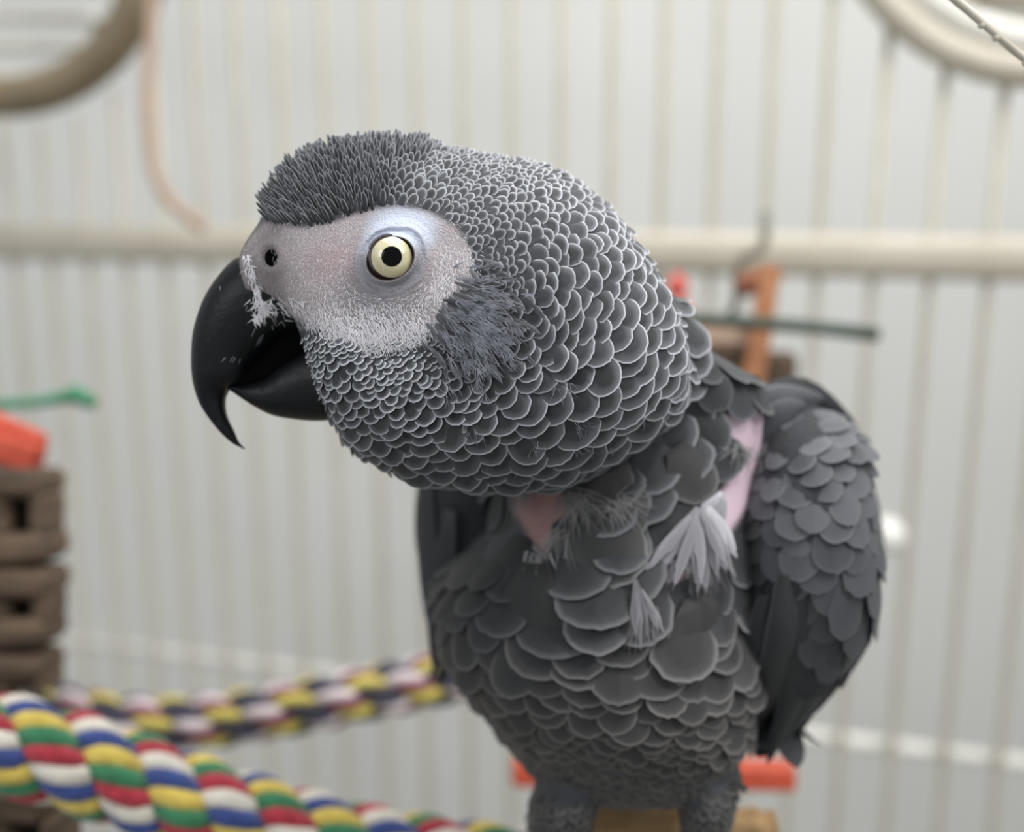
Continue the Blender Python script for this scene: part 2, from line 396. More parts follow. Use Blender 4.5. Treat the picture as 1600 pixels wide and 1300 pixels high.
for xs in (((845, 1190, 965, 1190, .292, .018), (832, 1240, 940, 1240, .288, .017), (826, 1280, 928, 1280, .288, .0135), (840, 1315, 915, 1315, .290, .009)),
           ((1040, 1190, 1150, 1190, .292, .018), (1052, 1240, 1146, 1240, .288, .016), (1062, 1280, 1140, 1280, .288, .0125), (1068, 1315, 1130, 1315, .290, .009))):
    thighs.append(loft(list(xs), 4, 20))
head_bvh = to_bvh(head)
allm = MB()
for part in [head, body] + thighs:
    b0 = len(allm.v); allm.v += part.v; allm.f += [tuple(i+b0 for i in f) for f in part.f]
tmp = link('tmp_body', allm.mesh('tmp'))
rm = tmp.modifiers.new('r', 'REMESH'); rm.mode = 'VOXEL'; rm.voxel_size = 0.0009
sm = tmp.modifiers.new('s', 'SMOOTH'); sm.factor = 0.6; sm.iterations = 6
dg = bpy.context.evaluated_depsgraph_get()
bm_ = bpy.data.meshes.new_from_object(tmp.evaluated_get(dg)); bpy.data.objects.remove(tmp)
bm_.name = 'body'

BV = [v.co.copy() for v in bm_.vertices]; BF = [tuple(p.vertices) for p in bm_.polygons]
BODY = BVHTree.FromPolygons(BV, BF)
def hit(px, py, bvh=None):
    r = (bvh or BODY).ray_cast(CAM, ray(px, py)); return r[0], r[1]

def inpoly(x, y, poly):
    c = False; j = len(poly)-1
    for i in range(len(poly)):
        xi, yi = poly[i]; xj, yj = poly[j]
        if (yi > y) != (yj > y) and x < (xj-xi)*(y-yi)/(yj-yi)+xi: c = not c
        j = i
    return c
_bb = {}
def pdist(x, y, poly):
    b = _bb.get(id(poly))
    if b is None: b = _bb[id(poly)] = (min(p[0] for p in poly)-30, max(p[0] for p in poly)+30, min(p[1] for p in poly)-30, max(p[1] for p in poly)+30)
    if not (b[0] < x < b[1] and b[2] < y < b[3]): return -30.0
    d = 1e9
    for i in range(len(poly)):
        ax, ay = poly[i]; bx, by = poly[(i+1) % len(poly)]
        t = max(0, min(1, ((x-ax)*(bx-ax)+(y-ay)*(by-ay))/((bx-ax)**2+(by-ay)**2+1e-9)))
        d = min(d, math.hypot(x-ax-t*(bx-ax), y-ay-t*(by-ay)))
    return d if inpoly(x, y, poly) else -d
def sst(a, b, x):
    t = max(0, min(1, (x-a)/(b-a))); return t*t*(3-2*t)
FACE = [(372, 400), (396, 362), (412, 347), (470, 356), (520, 348), (575, 328), (620, 322), (668, 330), (708, 352), (738, 392), (742, 432), (722, 468), (690, 502), (640, 530), (580, 540), (530, 528), (492, 506), (462, 498), (440, 500), (400, 500), (375, 440)]
PINK1 = [(1118, 655), (1172, 640), (1215, 655), (1210, 700), (1180, 735), (1192, 760), (1160, 800), (1120, 860), (1060, 905), (1010, 905), (1050, 840), (1110, 800), (1140, 750), (1130, 700)]
PINK2 = [(806, 752), (905, 752), (892, 800), (880, 850), (912, 910), (935, 960), (915, 950), (870, 890), (830, 840), (806, 800)]
# colour of skin and under-down, stored as a vertex colour of the bird's own markings
ca = bm_.color_attributes.new('skin', 'FLOAT_COLOR', 'POINT')
skin_f = srgb(160, 150, 151); skin_b = srgb(190, 196, 212); down = srgb(58, 59, 63); pinkA = srgb(226, 200, 212); pinkB = srgb(150, 116, 112); skin_d = srgb(118, 115, 119)
def skin_colour(x, y, co):
    nz = noise.noise(co*220); n2 = noise.noise(co*900)
    s_ = np.array(skin_f)*(1 + 0.16*nz + 0.10*n2)
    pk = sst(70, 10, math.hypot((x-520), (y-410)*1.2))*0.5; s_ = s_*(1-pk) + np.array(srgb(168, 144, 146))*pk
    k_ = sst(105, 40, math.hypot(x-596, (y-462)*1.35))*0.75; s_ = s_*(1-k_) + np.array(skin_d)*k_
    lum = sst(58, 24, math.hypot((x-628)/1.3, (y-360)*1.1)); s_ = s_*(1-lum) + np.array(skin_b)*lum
    c_ = sst(462, 425, x); s_ = s_*(1 - c_*0.32 + c_*0.22*noise.noise(co*1100))
    s_[3] = 1; return s_
vals = []
for v in bm_.vertices:
    x, y, d = proj(v.co)
    c = np.array(down)
    h = head_bvh.find_nearest(v.co)[3] < 0.003
    if h and x < 760 and y < 560:
        f = sst(-6, 6, pdist(x, y, FACE))
        if f > 0: c = c*(1-f) + skin_colour(x, y, v.co)*f
    elif not h and d < BD:
        f = sst(-8, 6, pdist(x, y, PINK1)); g = sst(-8, 6, pdist(x, y, PINK2))
        c = c*(1-f) + np.array(pinkA)*f; c = c*(1-g) + np.array(pinkB)*g
    c[3] = 1; vals += list(c)
ca.data.foreach_set('color', vals)
# nostril pit and cere swelling
VN = [v.normal.copy() for v in bm_.vertices]
for v in bm_.vertices:
    x, y, d = proj(v.co)
    if x < 500 and y < 520:
        n = VN[v.index]; side = 1 if d < HD else -1
        if abs(d-HD) > 0.002:
            r = math.hypot((x-424)/1.0, (y-403)/1.25)
            v.co -= n*(0.0030*math.exp(-(r/8.5)**4)) - n*(0.0006*math.exp(-((r-17)/8)**2))
M_body = mat('bare_skin_and_down', srgb(90, 88, 92), 0.62, None, 30, 0.5, 2200)
nt = M_body.node_tree; at_ = nt.nodes.new('ShaderNodeAttribute'); at_.attribute_name = 'skin'
nt.links.new(at_.outputs['Color'], nt.nodes['Principled BSDF'].inputs['Base Color'])
nt.nodes['Principled BSDF'].inputs['Subsurface Weight'].default_value = 0.12
nt.nodes['Principled BSDF'].inputs['Subsurface Scale'].default_value = 0.002
bm_.polygons.foreach_set('use_smooth', [True]*len(bm_.polygons))
def child(name, me, parent, m=None):
    o = link(name, me, None, m); o.parent = parent
    r = parent; off = Vector(r.location)
    while r.parent: r = r.parent; off += Vector(r.location)
    me.transform(Matrix.Translation(-off)); return o
child('body', bm_, parrot, M_body)

# ---- feather geometry
M_feather = bpy.data.materials.new('grey_feather'); M_feather.use_nodes = True
nt = M_feather.node_tree; pb = nt.nodes['Principled BSDF']; pb.inputs['Roughness'].default_value = 0.55; pb.inputs['Specular IOR Level'].default_value = 0.35
pb.inputs['Sheen Weight'].default_value = 0.08
a1 = nt.nodes.new('ShaderNodeAttribute'); a1.attribute_name = 'col'
uvn = nt.nodes.new('ShaderNodeUVMap'); uvn.uv_map = 'UVMap'
sx = nt.nodes.new('ShaderNodeSeparateXYZ'); nt.links.new(uvn.outputs[0], sx.inputs[0])
ab = nt.nodes.new('ShaderNodeMath'); ab.operation = 'ABSOLUTE'; nt.links.new(sx.outputs[0], ab.inputs[0])
mu = nt.nodes.new('ShaderNodeMath'); mu.operation = 'MULTIPLY_ADD'; mu.inputs[1].default_value = -0.75
nt.links.new(ab.outputs[0], mu.inputs[0]); nt.links.new(sx.outputs[1], mu.inputs[2])
sn = nt.nodes.new('ShaderNodeMath'); sn.operation = 'MULTIPLY'; sn.inputs[1].default_value = 26.0; nt.links.new(mu.outputs[0], sn.inputs[0])
nz = nt.nodes.new('ShaderNodeTexNoise'); nz.noise_dimensions = '1D'; nz.inputs['Scale'].default_value = 1.0; nz.inputs['Detail'].default_value = 3
nt.links.new(sn.outputs[0], nz.inputs['W'])
rp = nt.nodes.new('ShaderNodeMapRange'); rp.inputs[1].default_value = 0.3; rp.inputs[2].default_value = 0.7; rp.inputs[3].default_value = 0.72; rp.inputs[4].default_value = 1.25
nt.links.new(nz.outputs[0], rp.inputs[0])
mx = nt.nodes.new('ShaderNodeVectorMath'); mx.operation = 'SCALE'; nt.links.new(a1.outputs['Color'], mx.inputs[0]); nt.links.new(rp.outputs[0], mx.inputs['Scale'])
nt.links.new(mx.outputs[0], pb.inputs['Base Color'])
bp = nt.nodes.new('ShaderNodeBump'); bp.inputs['Strength'].default_value = 0.35; bp.inputs['Distance'].default_value = 0.0002
nt.links.new(nz.outputs[0], bp.inputs['Height']); nt.links.new(bp.outputs[0], pb.inputs['Normal'])

VS = [0.0, 0.30, 0.58, 0.724, 0.839, 0.92, 0.967, 0.993]
def fw(v, point):
    if v < 0.58: return 0.40 + 0.60*math.sin(v/0.58*PI/2)
    u = (v-0.58)/0.42
    return max(0.0, 1-u**(2.3 if not point else 1.3))**(0.55 if not point else 0.9)
def make_feather(root, x, n, L, W, base, rim, kl, kw, rimw, point=0, rag=0.06):
    """root point, unit axis, normal, length, width (m) -> verts, faces, colours, uvs"""
    y = n.cross(x).normalized(); n = x.cross(y).normalized()
    out = []
    bend = random.uniform(-1, 1)*0.05
    for s in (1, -1):
        seq = VS if s == 1 else VS[::-1]
        if s == -1: out.append((1.0 + random.uniform(-rag, rag)*0.5, bend))
        for v in seq:
            out.append((v*(1+random.uniform(-rag, rag)*0.3), s*fw(v, point)*0.5*(1+random.uniform(-rag, rag)) + bend*v))
    N = len(out); verts = []; cols = []; uvs = []
    def add(v, u, c):
        z = -kl*v*v*L - kw*(u*u)*4*W*0.5
        verts.append(root + x*(v*L) + y*(u*W) + n*z); cols.append(c); uvs.append((u*W*1000, v*L*1000))
    r1 = min(0.30, rimw/(W*0.5)); vl = 1 - min(0.3, rimw/L*1.1)
    for v, u in out: add(v, u, tuple(b + (r-b)*sst(0.30, 0.62, v) for b, r in zip(base, rim)))
    for v, u in out:
        vv = min(v, vl*0.5 + v*vl*0.5) if v > 0.5 else v
        vv = v - (rimw/L if v > 0.5 else 0)*(((v-0.5)/0.5) if v > 0.5 else 0)
        add(vv, u*(1-r1), tuple(b*(1-q_)+r*q_ for b, r in zip(base, rim) for q_ in (0.16*sst(0.3, 0.7, v),)))
    dk = tuple(b*0.86 for b in base)
    for v, u in out: add(0.5 + (v-0.5)*0.62, u*0.45, base)
    add(0.5, bend*0.5, dk)
    faces = []
    for i in range(N):
        j = (i+1) % N
        for k in (0, 1): faces.append((k*N+i, k*N+j, (k+1)*N+j, (k+1)*N+i))
        faces.append((2*N+i, 2*N+j, 3*N))
    return verts, faces, cols, uvs
def feather_mesh(name, items, origin=True):
    V = []; Fc = []; C = []; U = []
    for vs, fs, cs, us in items:
        b = len(V); V += [tuple(p) for p in vs]; Fc += [tuple(i+b for i in f) for f in fs]; C += cs; U += us
    me = bpy.data.meshes.new(name); me.from_pydata(V, [], Fc)
    cc = me.color_attributes.new('col', 'FLOAT_COLOR', 'POINT'); cc.data.foreach_set('color', np.array([(c[0], c[1], c[2], 1) for c in C], dtype=np.float32).ravel())
    uv = me.uv_layers.new(name='UVMap'); li = np.zeros(len(me.loops), dtype=np.int32); me.loops.foreach_get('vertex_index', li)
    uv.data.foreach_set('uv', np.array(U, dtype=np.float32)[li].ravel())
    me.polygons.foreach_set('use_smooth', [True]*len(me.polygons)); me.update(); return me

# ---- guide tables: x, y, direction (deg, 0 right, 90 down), exposure px, width px, base grey, rim grey, lift deg, pointedness
HG = [(425, 325, -125, 11, 8, 62, 140, 36), (470, 300, -118, 12, 8, 62, 145, 40), (440, 345, -128, 9, 6, 70, 165, 32), (520, 320, -112, 11, 8, 66, 165, 36), (530, 250, -104, 12, 9, 66, 150, 44), (600, 230, -88, 12, 9, 72, 165, 42),
      (590, 300, -92, 11, 9, 70, 160, 38), (650, 300, -58, 17, 18, 96, 180, 22), (645, 240, -70, 11, 9, 84, 165, 40), (700, 260, -50, 11, 12, 92, 185, 28), (690, 325, -40, 12, 13, 92, 180, 24), (760, 260, -38, 11, 12, 96, 195, 26),
      (735, 340, -15, 12, 15, 84, 165, 22), (820, 270, -25, 12, 15, 92, 190, 24), (790, 330, -28, 15, 20, 88, 180, 20), (850, 330, -18, 15, 24, 86, 185, 20), (770, 400, -5, 13, 19, 72, 150, 22), (840, 410, -8, 15, 36, 80, 180, 20),
      (900, 310, -5, 17, 28, 86, 190, 20), (920, 380, 0, 20, 40, 84, 195, 18), (980, 400, 15, 20, 40, 84, 200, 18), (900, 470, 22, 20, 48, 80, 192, 18), (840, 500, 12, 14, 40, 74, 175, 20), (990, 480, 28, 26, 56, 82, 205, 18),
      (1040, 500, 30, 26, 56, 78, 200, 18), (940, 560, 42, 27, 62, 76, 205, 18), (1020, 580, 42, 27, 62, 70, 190, 18), (860, 570, 38, 22, 50, 70, 185, 20), (800, 550, 40, 15, 36, 62, 165, 22), (880, 650, 55, 29, 66, 66, 170, 20),
      (960, 650, 55, 28, 66, 64, 165, 18), (790, 630, 58, 22, 50, 62, 165, 22), (720, 620, 62, 15, 34, 62, 175, 24), (800, 710, 78, 27, 66, 58, 135, 22), (880, 715, 72, 26, 64, 58, 125, 20), (710, 700, 76, 26, 52, 60, 135, 24),
      (640, 650, 66, 14, 33, 62, 175, 24), (640, 715, 84, 26, 56, 58, 125, 22), (560, 620, 80, 11, 28, 66, 185, 24), (530, 660, 90, 18, 46, 60, 150, 22), (570, 690, 86, 22, 46, 58, 130, 22), (590, 580, 66, 9, 20, 80, 195, 26),
      (515, 575, 78, 10, 24, 72, 185, 26), (520, 540, 70, 8, 15, 100, 205, 26), (490, 525, 66, 7, 14, 110, 205, 26), (650, 585, 60, 10, 22, 74, 190, 26), (700, 545, 45, 10, 13, 92, 170, 22), (760, 480, 20, 11, 11, 66, 130, 18),
      (770, 540, 40, 13, 16, 66, 150, 22), (600, 548, 62, 7, 11, 140, 210, 24), (650, 530, 55, 7, 10, 150, 212, 22), (725, 480, 30, 9, 9, 100, 165, 18), (755, 420, 5, 10, 10, 92, 160, 20), (700, 510, 40, 8, 10, 120, 180, 20)]
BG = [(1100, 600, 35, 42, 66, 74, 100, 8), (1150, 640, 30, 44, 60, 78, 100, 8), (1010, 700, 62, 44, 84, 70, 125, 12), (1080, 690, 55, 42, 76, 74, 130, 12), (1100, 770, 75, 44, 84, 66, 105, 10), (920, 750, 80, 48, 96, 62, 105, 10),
      (790, 840, 95, 44, 66, 36, 52, 6), (720, 880, 98, 44, 54, 42, 60, 6), (860, 950, 95, 56, 110, 52, 84, 10), (950, 880, 85, 44, 110, 58, 110, 12), (740, 960, 95, 46, 80, 50, 82, 9), (1060, 950, 84, 40, 100, 72, 122, 12),  # entries at the hollow under the ruff carry its shade in their grey
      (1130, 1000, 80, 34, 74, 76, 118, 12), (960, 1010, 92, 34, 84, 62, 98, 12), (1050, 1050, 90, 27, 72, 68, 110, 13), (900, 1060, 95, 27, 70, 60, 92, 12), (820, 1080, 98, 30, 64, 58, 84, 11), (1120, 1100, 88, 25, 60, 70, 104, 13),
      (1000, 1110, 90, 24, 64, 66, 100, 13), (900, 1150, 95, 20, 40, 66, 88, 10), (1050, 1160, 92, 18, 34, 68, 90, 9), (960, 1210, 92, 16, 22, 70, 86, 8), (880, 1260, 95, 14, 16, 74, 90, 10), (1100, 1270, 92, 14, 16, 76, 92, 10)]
WG = [(1190, 690, 60, 24, 40, 84, 112, 8), (1250, 680, 60, 26, 46, 92, 122, 8), (1320, 700, 60, 28, 44, 84, 110, 8), (1180, 790, 92, 28, 46, 70, 96, 9), (1240, 760, 85, 28, 48, 82, 114, 9), (1300, 780, 82, 32, 52, 80, 112, 9),
      (1350, 820, 88, 36, 50, 74, 96, 8), (1180, 880, 95, 34, 46, 64, 86, 8), (1240, 860, 95, 34, 52, 74, 100, 8), (1310, 890, 92, 40, 58, 70, 92, 7), (1250, 950, 95, 48, 56, 60, 80, 6), (1320, 980, 100, 60, 60, 56, 76, 5), (1190, 960, 92, 50, 44, 54, 72, 5), (1230, 1080, 100, 70, 50, 52, 68, 4)]
def field(tab, x, y, k=4):
    A = np.array(tab, float); d2 = ((A[:, 0]-x)**2 + (A[:, 1]-y)**2); i = np.argsort(d2)[:k]; wt = 1/(d2[i]+120); wt /= wt.sum()
    an = np.radians(A[i, 2]); dx = (np.cos(an)*wt).sum(); dy = (np.sin(an)*wt).sum()
    return math.atan2(dy, dx), *[(A[i, c]*wt).sum() for c in range(3, 8)]
def g2c(g, tint=(0.945, 0.985, 1.09)):
    c = srgb(g, g, g)[0]; return (c*tint[0], c*tint[1], c*tint[2])
def sample_surface(V, Fc, density, cond):
    """area weighted random points on a polygon mesh"""
    res = []
    for f in Fc:
        vs = [V[i] for i in f]; c = sum(vs, Vector())/len(vs)
        if not cond(c): continue
        n = (vs[1]-vs[0]).cross(vs[2]-vs[0]) if len(vs) == 3 else (vs[2]-vs[0]).cross(vs[3]-vs[1])
        A = n.length*0.5; n.normalize(); m_ = A*density; m_ = int(m_) + (random.random() < m_-int(m_))
        for _ in range(m_):
            if len(vs) == 4:
                a, b = random.random(), random.random(); p = vs[0].lerp(vs[1], a).lerp(vs[3].lerp(vs[2], a), b)
            else:
                a, b = random.random(), random.random()
                if a+b > 1: a, b = 1-a, 1-b
                p = vs[0] + (vs[1]-vs[0])*a + (vs[2]-vs[0])*b
            res.append((p, n))
    random.shuffle(res); return res
def place(cands, tab, seed, ok, normal_at, min_gap=0.001, lenf=2.3, gap=0.62, kwid=0.20, klen=0.14, exs=1.0, ws=1.0, dark=1.0, rims=1.0, rimf=0.0, warm=False):
    """anisotropic Poisson placement of shingled feathers"""
    rnd = random.Random(seed); grid = {}; G = 0.0045; out = []
    for p, n in cands:
        x, y, d = proj(p)
        if not ok(x, y, d, p): continue
        an, ex, W, bg, rg, lift = field(tab, x, y)
        mpp = d/F_PX; ex *= mpp*exs; W *= mpp*ws
        n = normal_at(p, n)
        dirv = RT*math.cos(an) - UP*math.sin(an) + FW*0.18
        t = dirv - n*dirv.dot(n)
        if t.length < 0.45: q_ = dirv*0.4 - UP*0.6 + FW*0.7; t = q_ - n*q_.dot(n)
        t.normalize(); s = n.cross(t)
        key = tuple(int(math.floor(c/G)) for c in p); R = int(max(ex, W)*gap/G)+1; bad = False
        for i in range(-R, R+1):
            for j in range(-R, R+1):
                for k in range(-R, R+1):
                    for (q, e2, w2) in grid.get((key[0]+i, key[1]+j, key[2]+k), ()):
                        r = p-q; a = r.dot(t)/(0.5*(ex+e2)*0.86); b = r.dot(s)/(0.5*(W+w2)*gap); c = r.dot(n)/(0.5*(W+w2))
                        if a*a + b*b + c*c < 1: bad = True; break
                    if bad: break
                if bad: break
            if bad: break
        if bad: continue
        grid.setdefault(key, []).append((p, ex, W))
        L = max(ex*lenf, W*1.05)
        L *= rnd.uniform(0.92, 1.1); W2 = W*rnd.uniform(0.88, 1.12); an_j = rnd.gauss(0, 0.09)
        t2 = (t*math.cos(an_j) + s*math.sin(an_j)).normalized()
        lf = math.radians(lift*rnd.uniform(0.8, 1.2)); ax = t2*math.cos(lf) + n*math.sin(lf); nn = n*math.cos(lf) - t2*math.sin(lf)
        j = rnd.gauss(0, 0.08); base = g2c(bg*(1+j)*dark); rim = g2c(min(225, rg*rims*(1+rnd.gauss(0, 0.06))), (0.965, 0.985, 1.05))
        sp = sst(15, 10, W/mpp)*sst(370, 345, y); spike = sp > 0.5
        W2 *= 1-0.30*sp*rnd.uniform(0.4, 1.5); rg += sp*rnd.choice((0, 0, 30)); L *= 1+0.35*sp; lift += 7*sp; lf = math.radians(lift*rnd.uniform(0.75, 1.25)); ax = t2*math.cos(lf) + n*math.sin(lf); nn = n*math.cos(lf) - t2*math.sin(lf)
        if warm:
            q_ = sst(780, 1120, y); tw = (1+0.10*q_, 1.0, 1-0.12*q_); base = tuple(a*b for a, b in zip(base, tw)); rim = tuple(a*b for a, b in zip(rim, tw))
        rootp = p - n*(0.0005 if not spike else 0.0003) - t2*L*0.22
        it = make_feather(rootp, ax, nn, L*(1.0 if not spike else 1.15), W2, base, rim, klen*(0.4 if spike else 1), kwid*(2.0 if spike else 1), max(min(0.00046, W2*0.17), W2*rimf), point=0, rag=0.05)
        tip = rootp + ax*L*0.8
        out.append((it, tip, nn, L*W2, d, p))
    return out
def is_head(p): return head_bvh.find_nearest(p)[3] < 0.0022
def nb(p, n):
    return BODY.find_nearest(p)[1]
def head_ok(x, y, d, p):
    if not is_head(p): return False
    if x < 470 and y > 380: return False
    if x < 417 and y > 300: return False
    if x > 1045 and y < 490: return False
    if x < 560 and pdist(x, y, FACE) > (-1 if y < 400 else 3): return False
    if x >= 560 and pdist(x, y, FACE) > (1 if y < 400 else 9): return False
    if x < 500 and y > 500 and y < 515: return False
    return True
cand = sample_surface(BV, BF, 1.4e6, lambda c: True); cand_b = cand[:len(cand)//2]
fh = place(cand, HG, 3, head_ok, nb, gap=0.52, ws=1.18, exs=0.88, klen=0.06, kwid=0.18, dark=0.79, rims=1.12)
WING_R = [(1150, 760), (1165, 700), (1190, 660), (1240, 640), (1400, 700), (1400, 1200), (1180, 1200), (1165, 1000)]
def body_ok(x, y, d, p):
    if y < 545: return False
    if d < BD and math.hypot((x-1090)/1.2, y-815) < 42: return False
    if is_head(p): return False
    if d < BD:
        for PK in (PINK1, PINK2):
            if pdist(x, y, PK) > -8 or pdist(x+14, y+34, PK) > -4 or pdist(x+8, y+18, PK) > -4: return False
        if inpoly(x, y, WING_R): return False
    if x < 1000 and y < 740 and d < .285: return y > 640
    return True
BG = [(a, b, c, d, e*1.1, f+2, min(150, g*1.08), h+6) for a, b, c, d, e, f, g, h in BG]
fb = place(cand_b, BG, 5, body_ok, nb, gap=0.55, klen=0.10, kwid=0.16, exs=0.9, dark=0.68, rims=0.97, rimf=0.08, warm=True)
print('feathers', len(fh), len(fb))
# large single feathers the photo shows on the throat and chest
def single(px, py, ang, L, W, base, rim, lift=10, klen=0.2, kwid=0.2, bvh=None, off=0.0012, point=0, tint=None):
    """px,py = where its middle shows"""
    h, n = hit(px, py, bvh)
    if h is None: return None
    d = proj(h)[2]; mpp = d/F_PX; an = math.radians(ang); dv = RT*math.cos(an) - UP*math.sin(an); t = (dv - n*dv.dot(n)).normalized()
    lf = math.radians(lift); ax = t*math.cos(lf) + n*math.sin(lf); nn = n*math.cos(lf) - t*math.sin(lf); L *= mpp; W *= mpp
    rt = h + n*off - t*L*0.5
    it = make_feather(rt, ax, nn, L, W, g2c(base*(0.84 if W > 0.01 else 1), *( [tint] if tint else [])), g2c(rim, *( [tint] if tint else [])), klen, kwid, 0.0010 if W*1 > 0.01 else 0.0006, point)
    return (it, h, nn, L*W*3, d, h)
S = [(835, 955, 93, 150, 116, 42, 76, 9), (945, 845, 76, 150, 136, 52, 128, 12), (960, 785, 70, 130, 116, 56, 116, 11), (935, 745, 75, 120, 116, 54, 96, 10), (1088, 975, 82, 90, 124, 60, 116, 11), (1075, 740, 60, 96, 84, 66, 118, 12)]
big = [q for q in (single(*s[:7], lift=s[7], off=0.0018, tint=(1.02, 1.0, 0.99)) for s in S) if q]
def fan(px, py, ang, spread, n, L, W, base, rim, lift=12):
    h, nn0 = hit(px, py); out = []
    if h is None: return out
    nn0 = (nn0*0.5 - ray(px, py)*0.8).normalized(); d = proj(h)[2]; mpp = d/F_PX
    for i in range(n):
        a = math.radians(ang + spread*(2*(i+0.5)/n-1) + random.gauss(0, 4)); dv = RT*math.cos(a) - UP*math.sin(a); t = (dv - nn0*dv.dot(nn0)).normalized()
        lf = math.radians(lift + random.gauss(0, 5)); ax = t*math.cos(lf) + nn0*math.sin(lf); m_ = nn0*math.cos(lf) - t*math.sin(lf); l = L*mpp*random.uniform(0.75, 1.1)
        g = base*random.uniform(0.86, 1.1); tt = (1.0, 0.965, 1.03)
        it = make_feather(h + nn0*(0.004+0.0003*(i % 3)), ax, m_, l, W*mpp*random.uniform(0.8, 1.2), g2c(g, tt), g2c(min(rim, 200), tt), 0.25, 0.3, 0.0003, 1, 0.16)
        out.append((it, h, m_, l*W*mpp, d, h))
    return out
big += fan(1086, 795, 98, 38, 22, 118, 20, 134, 168) + fan(1100, 792, 88, 30, 9, 84, 24, 168, 190) + fan(1120, 770, 110, 20, 6, 60, 20, 170, 190)
big += fan(990, 905, 80, 13, 9, 92, 13, 112, 150, 8) + fan(1000, 920, 72, 10, 5, 70, 11, 128, 165, 8)
plumes = []
for _ in range(420):
    x = random.gauss(744, 27); y = random.gauss(508, 34)
    if pdist(x, y, FACE) > 6: continue
    q = single(x, y, 10 + (y-450)*0.45 + random.gauss(0, 16), random.uniform(24, 44), random.uniform(6, 10), random.uniform(54, 100), random.uniform(90, 150), lift=22, klen=0.1, kwid=0.3, off=0.0010, point=1)
    if q and is_head(q[1]): plumes.append(q)
allf = fh + fb + big + plumes
def visible(tip, nn, bvhs):
    v = CAM - tip; L = v.length; v.normalize()
    if nn.dot(v) < -0.2: return 0
    for b in bvhs:
        if b.ray_cast(tip + v*0.0025, v)[0] is not None: return 0
    x, y, d = proj(tip)
    if not (0 < x < 1600 and 0 < y < 1300): return 0
    return 0.35 + max(0, nn.dot(v))

# ---- wings
def wing(name, secs, tab, okf, seed, label, extra, left=False):
    mb = loft(secs, 5, 28, 0.9); me = mb.mesh('wing'); bv = to_bvh(mb); V = [Vector(v) for v in mb.v]
    # own centre line, for the outward normal
    wo = child('wing', me, parrot, M_wingskin); wo['label'] = label
    cands = sample_surface(V, mb.f, 6e5, lambda c: True)
    cen = [((P(r[0], r[1], r[4])+P(r[2], r[3], r[4]))/2) for r in catmull(secs, 5)]
    def nrm(p, n):
        c = min(cen, key=lambda q: (q-p).length_squared); return n if n.dot(p-c) > 0 else -n
    fs = place(cands, tab, seed, okf, nrm, gap=0.5, klen=0.08, kwid=0.14, lenf=2.6, ws=1.15, exs=0.9)
    fs += [q for q in (single(*e[:7], lift=e[7], bvh=bv, klen=0.06, kwid=0.2, point=e[8], off=e[9]) for e in extra) if q]
    sc_ = [(visible(f[1], f[2], [BODY])*f[3]/f[4]**2, i) for i, f in enumerate(fs)]; sc_.sort(reverse=True)
    keep = {i for s, i in sc_[:170] if s > 0}
    for i in sorted(keep): child('wing_feather', feather_mesh('wing_feather', [fs[i][0]]), wo, M_feather)
    rest = [f[0] for i, f in enumerate(fs) if i not in keep]
    if rest: child('wing_covert_feathers', feather_mesh('wing_covert_feathers', rest), wo, M_feather)['kind'] = 'stuff'
    return bv, wo
M_wingskin = mat('wing_down', srgb(48, 49, 53), 0.8, srgb(40, 41, 45), 300, 0.4)
wr = [(1196, 640, 1262, 628, .292, .006), (1190, 662, 1320, 662, .288, .013), (1176, 700, 1342, 700, .285, .018), (1156, 770, 1352, 770, .283, .021), (1150, 850, 1364, 850, .283, .022), (1158, 930, 1362, 930, .285, .021),
      (1168, 1000, 1334, 1000, .288, .018), (1174, 1060, 1302, 1060, .291, .014), (1182, 1085, 1278, 1085, .293, .010), (1192, 1106, 1256, 1106, .294, .005), (1205, 1116, 1230, 1116, .295, .002)]
extra_r = []
wing_bvh, wobj = wing('wing', wr, WG, lambda x, y, d, p: y < 985 or (d > .292), 11, 'folded grey wing on the right', extra_r)
wl = [(680, 690, 800, 690, .316, .012), (654, 750, 830, 750, .318, .016), (648, 830, 830, 830, .320, .017), (660, 900, 790, 900, .322, .019), (680, 970, 775, 970, .324, .019), (706, 1030, 790, 1030, .326, .015), (740, 1070, 800, 1070, .328, .010), (765, 1092, 800, 1095, .329, .005)]
WL = [(670, 780, 95, 50, 60, 42, 54, 6), (680, 900, 100, 60, 60, 42, 54, 5), (720, 1000, 112, 60, 50, 38, 50, 5), (760, 900, 98, 60, 60, 36, 46, 5)]  # dark wing greys, lowered further with the shade of the hollow
extra_l = [(668, 850, 94, 260, 50, 40, 52, 2, 1, .001), (690, 930, 103, 280, 50, 38, 50, 2, 1, .001), (715, 985, 110, 220, 40, 34, 46, 2, 1, .001)]  # same hollow shade put into these long feathers' greys
wing('wing', wl, WL, lambda x, y, d, p: False, 12, 'dark wing at the left behind the breast', extra_l)
